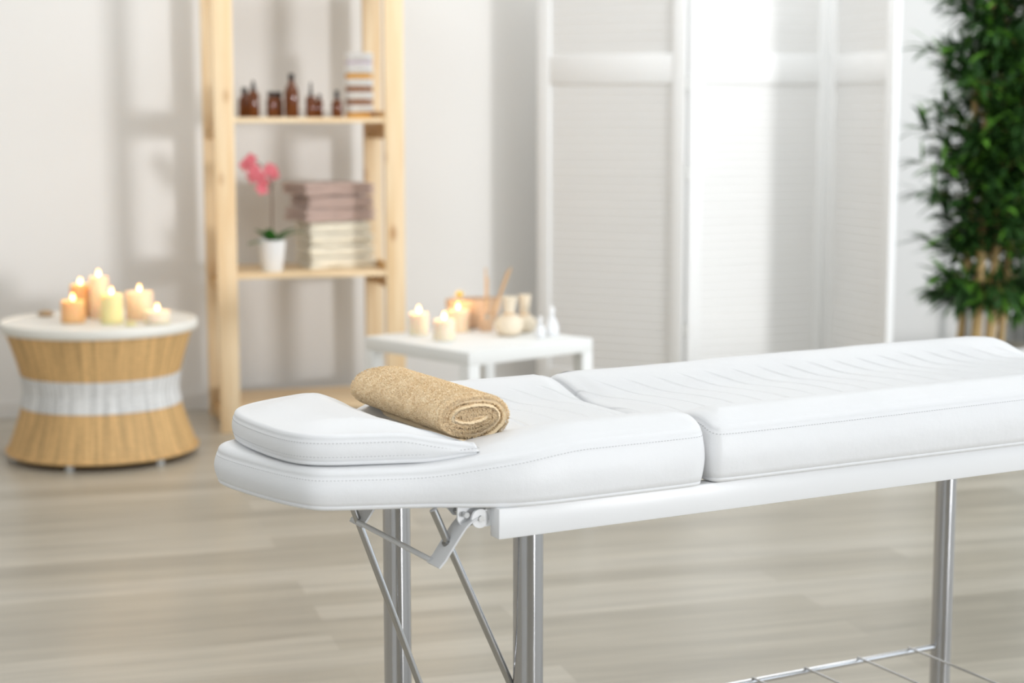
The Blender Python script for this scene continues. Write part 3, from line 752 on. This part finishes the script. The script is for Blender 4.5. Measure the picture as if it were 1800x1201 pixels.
def blossom(c, face, sz, seed):
    rnd = random.Random(seed); mb = MB(); face = Vector(face).normalized(); a = face.orthogonal().normalized(); b = face.cross(a); rot = rnd.uniform(0, 2)
    for k in range(5):
        t = 2 * PI * k / 5 + rot; d = a * math.cos(t) + b * math.sin(t); sd = face.cross(d); wd = sz * (.46 if k % 2 else .36)
        vs = []; fs = []
        for i in range(7):
            f = i / 6; w_ = wd * math.sin(PI * min(1, f * .9 + .08)) ** .7
            for k2 in (-1, 0, 1): vs.append(Vector(c) + d * sz * f + sd * w_ * k2 + face * (sz * (.25 * f * f) - abs(k2) * sz * .06))
        for i in range(6):
            for k2 in range(2): fs.append((i * 3 + k2, i * 3 + k2 + 1, (i + 1) * 3 + k2 + 1, (i + 1) * 3 + k2))
        mb.add(vs, fs)
    mb.lathe([(.001, -.004), (.006, 0), (.005, .006), (.001, .010)], 12, Vector(c) + face * .004)
    o = mb.build('blossom', M['orchid'], orc, 60); so = o.modifiers.new('thickness', 'SOLIDIFY'); so.thickness = .0012
for i, (x, z, y) in enumerate(((-.076, .452, -.012), (-.060, .474, -.010), (-.048, .428, -.018), (-.052, .402, -.012), (-.026, .402, -.016), (-.018, .378, -.010), (.008, .432, -.014), (.020, .414, -.012), (-.022, .352, -.012))):
    blossom((x * 1.18 - .014, y, z), (random.uniform(-.5, .5), -1, random.uniform(-.3, .3)), .031, i)

# ------------------------------------------------------------------ small white side table
SD = math.radians(41.5)
st_ = empty('side_table', (-.148, 5.705, 0), SD, 'small square white lacquered table right of the pine rack', 'table')
SZ = .516; SL, SW = .592, .600
MB().box6(0, SL, 0, SW, SZ - .047, SZ, .002).build('tabletop', M['white_paint'], st_, 30)
for (x, y) in ((0, 0), (SL - .05, 0), (0, SW - .05), (SL - .05, SW - .05)):
    MB().box6(x, x + .05, y, y + .05, 0, SZ - .047, .0015).build('leg', M['white_paint'], st_, 30)
G2 = 'lit candles on the white side table'
def onst(x, y): # pixel direction on the table top plane -> plan position
    a = (x - 900) / 2950; b = -(y - 600.5) / 2950; p = math.radians(7.43)
    dy = math.cos(p) + b * math.sin(p); dz = -math.sin(p) + b * math.cos(p); t = (SZ - 1.3) / dz
    return (a * t, dy * t)
for (x, y, r, h, lab) in ((736, 592, .0370, .080, 'cream candle standing on the left of the white side table'),
                          (781, 602, .0400, .075, 'cream candle at the front of the trio on the white side table'),
                          (805, 587, .0430, .083, 'tallest cream candle, nearest the wooden bowl on the side table')):
    candle(onst(x, y - 4), r, h, 'wax_ivory' if r < .043 else 'wax_peach', lab, G2, SZ)
# bowl with flower
bx, by = onst(832, 576)
bowl = empty('wooden_bowl', (bx, by, SZ), math.radians(14), 'oval tan wooden bowl behind the candles on the white side table', 'bowl')
MB().lathe([(.055, 0), (.066, .004), (.088, .035), (.100, .078), (.103, .112), (.098, .113), (.093, .078), (.070, .02), (.005, .014)], 56, sx=1.06, sy=.62).build('bowl_body', M['bowl'], bowl, 50)
fl = empty('daisy', (bx - .052, by - .018, SZ + .112), 0, 'white flower with yellow centre lying on the wooden bowl rim', 'flower')
fm = MB()
for k in range(10):
    t = 2 * PI * k / 10; d = Vector((math.cos(t), -.35, math.sin(t))).normalized()
    vs = []; fs = []
    for i in range(5):
        f = i / 4; w_ = .006 * math.sin(PI * min(1, .1 + f * .85))
        sd = d.cross(Vector((0, -1, .3))).normalized()
        for k2 in (-1, 1): vs.append(Vector((0, 0, .018)) + d * (.006 + .019 * f) + sd * w_ * k2)
    for i in range(4): fs.append((i * 2, i * 2 + 1, i * 2 + 3, i * 2 + 2))
    fm.add(vs, fs)
fo_ = fm.build('petals', M['petal'], fl, 60); so = fo_.modifiers.new('thickness', 'SOLIDIFY'); so.thickness = .001
MB().lathe([(.001, -.010), (.009, -.006), (.0115, .001), (.008, .008), (.001, .011)], 16, (0, -.006, .019)).build('centre', M['yellow'], fl, 60, 'yellow centre')
MB().tube([(0, .002, .012), (.002, .004, -.010)], .0015, 8).build('stem', M['orchid_stem'], fl)
# reed diffuser
dx, dy = onst(856, 578)
rd = empty('reed_diffuser', (dx, dy - .075, SZ), 0, 'amber reed diffuser with wooden sticks in front of the bowl', 'reed diffuser')
MB().lathe([(.022, 0), (.025, .004), (.025, .045), (.020, .056), (.010, .064), (.010, .078), (.013, .079), (.013, .084), (.008, .084)], 32).build('bottle_body', M['bowl'], rd, 40)
MB().tube([(0, -.0255, .055), (0, -.014, .060)], .0075, 14).build('bottle_glint', M['hinge'], rd)  # small metal disc standing in for the reflection on the bottle
for (x0_, x1_, y1_, z1_, r_) in ((-.002, -.004, .004, .240, .0034), (.002, .004, .012, .205, .0028), (.004, .092, .010, .240, .0036), (.003, .080, .020, .228, .0030)):
    MB().tube([(x0_, 0, .012), (x1_, y1_, z1_)], r_, 10).build('reed_stick', M['reed'], rd)
# herbal compress balls
def compress(x, y, r, hh, lab, tilt):
    cx_, cy_ = onst(x, y)
    root = empty('herbal_compress', (cx_, cy_, SZ), 0, lab, 'compress', 'herbal compress balls on the side table')
    MB().lathe([(r * .35, 0), (r * .8, r * .14), (r, r * .62), (r * .93, r * 1.0), (r * .62, r * 1.32), (r * .34, r * 1.46)], 40, rfun=lambda t, z, i: .0012 * math.cos(11 * t) * (i > 2)).build('herb_ball', M['muslin'], root, 60)
    MB().lathe([(r * .34, r * 1.40), (r * .40, r * 1.46), (r * .36, r * 1.56)], 24).build('string_wrap', M['reed'], root, 60)
    MB().lathe([(r * .34, r * 1.50), (r * .36, r * 1.8), (r * .40, hh * .8), (r * .50, hh), (r * .40, hh - .004), (r * .1, hh - .012)], 40, rfun=lambda t, z, i: .0022 * math.cos(7 * t) * (i > 1)).build('cloth_handle', M['muslin'], root, 60)
    return root
compress(895, 590, .0550, .145, 'herbal compress ball with tied cloth handle, in front on the side table', 0)
compress(922, 584, .0460, .142, 'smaller herbal compress ball behind the front one on the side table', 0)
def flask(x, y, sc, lab):
    cx_, cy_ = onst(x, y)
    root = empty('ceramic_flask', (cx_, cy_, SZ), 0, lab, 'flask', 'white flasks on the side table')
    MB().lathe([(.018 * sc, 0), (.024 * sc, .006 * sc), (.025 * sc, .030 * sc), (.018 * sc, .052 * sc), (.009 * sc, .066 * sc), (.008 * sc, .078 * sc)], 32).build('flask_body', M['white_ceramic'], root, 50)
    MB().lathe([(.009 * sc, .078 * sc), (.012 * sc, .084 * sc), (.011 * sc, .094 * sc), (.004 * sc, .100 * sc)], 24).build('stopper', M['lid_white'], root, 50)
flask(949, 594, .78, 'smaller white flask, left of its taller twin on the side table')
flask(969, 590, 1.08, 'taller white flask nearest the right corner of the side table')

# ------------------------------------------------------------------ folding louvred screen
scr = empty('folding_screen', (.118, 7.80, 0), 0, 'white louvred three panel folding screen in front of the rear wall', 'room divider')
plan = [(0, 0), (.655, -.34), (1.338, -.03), (1.519, -.591)]
SH = 1.98
for k in range(3):
    a = Vector(plan[k]); b = Vector(plan[k + 1]); L = (b - a).length - .012; ang = math.atan2(b.y - a.y, b.x - a.x)
    mb = MB(); R = __import__('mathutils').Matrix.Rotation(ang, 3, 'Z'); mid = (a + b) / 2
    def bx_(mb_, x0, x1, y0, y1, z0, z1, bev=.002, tilt=None):
        c = Vector(((x0 + x1) / 2, (y0 + y1) / 2, (z0 + z1) / 2)); r_ = R if tilt is None else R @ tilt
        mb_.box(R @ c + Vector((mid.x, mid.y, 0)), (x1 - x0, y1 - y0, z1 - z0), r_, bev)
    h = L / 2; sw = .062; D = .016
    bx_(mb, -h, -h + sw, -D, D, .03, SH); bx_(mb, h - sw, h, -D, D, .03, SH)
    for (z0_, z1_) in ((.05, .17), (1.475, 1.600), (SH - .10, SH)): bx_(mb, -h + sw, h - sw, -D * .9, D * .9, z0_, z1_)
    for xx in (-h + .03, h - .03): bx_(mb, xx - .02, xx + .02, -D * .8, D * .8, 0, .03)
    p_ = mb.build('panel_frame', M['screen'], scr, 30)
    for (z0_, z1_) in ((.17, 1.475), (1.600, SH - .10)):
        sl = MB(); nsl = int((z1_ - z0_) / .036); stp = (z1_ - z0_) / nsl
        tl_ = __import__('mathutils').Matrix.Rotation(math.radians(13), 3, 'X')
        for q in range(nsl):
            zc_ = z0_ + (q + .5) * stp; bx_(sl, -h + sw, h - sw, -.0035, .0035, zc_ - .0205, zc_ + .0205, 0, tl_)
        sl.build('louvres', M['screen_slats'], p_, None)
for k in (1, 2):
    for zz in (.35, 1.05, 1.44):
        q = plan[k]; MB().tube([(q[0], q[1], zz), (q[0], q[1], zz + .06)], .006, 12).build('hinge', M['hinge'], scr)

# ------------------------------------------------------------------ bamboo plant
PS = 1.155
bp_ = empty('bamboo_plant', (2.185, 7.57, 0), 0, 'tall leafy potted bamboo at the right edge beside the screen', 'potted plant')
MB().lathe([(.13, 0), (.135, .006), (.165, .27), (.172, .30), (.160, .30), (.152, .26), (.02, .25)], 56).build('planter', M['planter'], bp_, 40)
MB().lathe([(.150, .245), (.148, .258), (.01, .262)], 40).build('soil', M['soil'], bp_, 60)
rb = random.Random(21)
canes = [((-.100, -.04), (-.030, 0), 2.3, .024), ((-.135, .02), (-.110, .0), 1.6, .018), ((-.030, -.05), (.010, .02), 2.1, .020), ((.05, .02), (.12, .02), 2.2, .017), ((.02, .08), (.24, .04), 2.0, .016)]
cane_pts = []
for (b0_, t0_, h_, r_) in canes:
    pts = []; rr = []; nn = int(h_ / .01)
    for i in range(nn + 1):
        f = i / nn; z = .25 + (h_ - .25) * f
        pts.append((b0_[0] + (t0_[0] - b0_[0]) * f + .012 * math.sin(f * 5 + r_ * 300), b0_[1] + (t0_[1] - b0_[1]) * f, z))
        ph = (z % .17) / .17; rr.append(r_ * (1 - .35 * f) * (1.13 if ph < .05 else (.95 if ph < .11 else 1)))
    MB().tube(pts, rr, 16).build('cane', M['cane'], bp_, 50); cane_pts.append(pts)
dark, light = MB(), MB(); br = MB()
tips = []
for ci, pts in enumerate(cane_pts):
    for z in [.53 + .066 * q for q in range(27)]:
        if z > canes[ci][2]: break
        p = min(pts, key=lambda q: abs(q[2] - z)); p = Vector(p)
        for q in range(3):
            a = rb.uniform(0, 2 * PI); L = rb.uniform(.11, .31) * (1 - .2 * (z > 1.8)); el = rb.uniform(.1, .8)
            if z < .66: el = rb.uniform(-.4, .2); L *= .8
            d = Vector((math.cos(a) * math.cos(el), math.sin(a) * math.cos(el), math.sin(el)))
            e = p + d * L
            br.tube([p, p + d * L * .5 + Vector((0, 0, .01)), e], [.0028, .0018, .0010], 6)
            for w in (.35, .65, 1.0):
                tips.append((p + d * L * w, d, z))
for (e, d, z) in tips:
    nl = rb.randint(6, 9)
    for _ in range(nl):
        dd = (d * rb.uniform(.5, 1.2) + Vector((rb.uniform(-1, 1), rb.uniform(-1, 1), rb.uniform(-.45, .65)))).normalized()
        tgt = light if rb.random() < .20 else dark
        leaf_strip(tgt, e, dd, rb.uniform(.10, .175), rb.uniform(.018, .029), rb.uniform(.4, 1.2), 0, 5, Vector((rb.uniform(-.4, .4), rb.uniform(-.4, .4), 1)).normalized())
bp_.scale = (1, 1, 1)
br.build('branches', M['cane'], bp_, 50)
dark.build('foliage', M['leaf'], bp_, 60, 'dark green narrow leaves'); light.build('foliage', M['leaf_light'], bp_, 60, 'bright green leaves, partly painted highlights')

# ------------------------------------------------------------------ white open shelving behind the plant
wu = empty('white_shelf_unit', W(4.85, .285), TH, 'white open shelving unit partly hidden behind the bamboo, right edge', 'shelf unit')
for (x, y) in ((0, 0), (.30, 0), (0, .24), (.30, .24)): MB().box6(x, x + .03, y, y + .03, 0, 1.75, .0015).build('upright', M['white_paint'], wu, 30)
for z in (.10, .345, .854, 1.36, 1.72): MB().box6(.0, .33, .0, .27, z - .012, z + .012, .001).build('shelf_board', M['white_paint'], wu, 30)
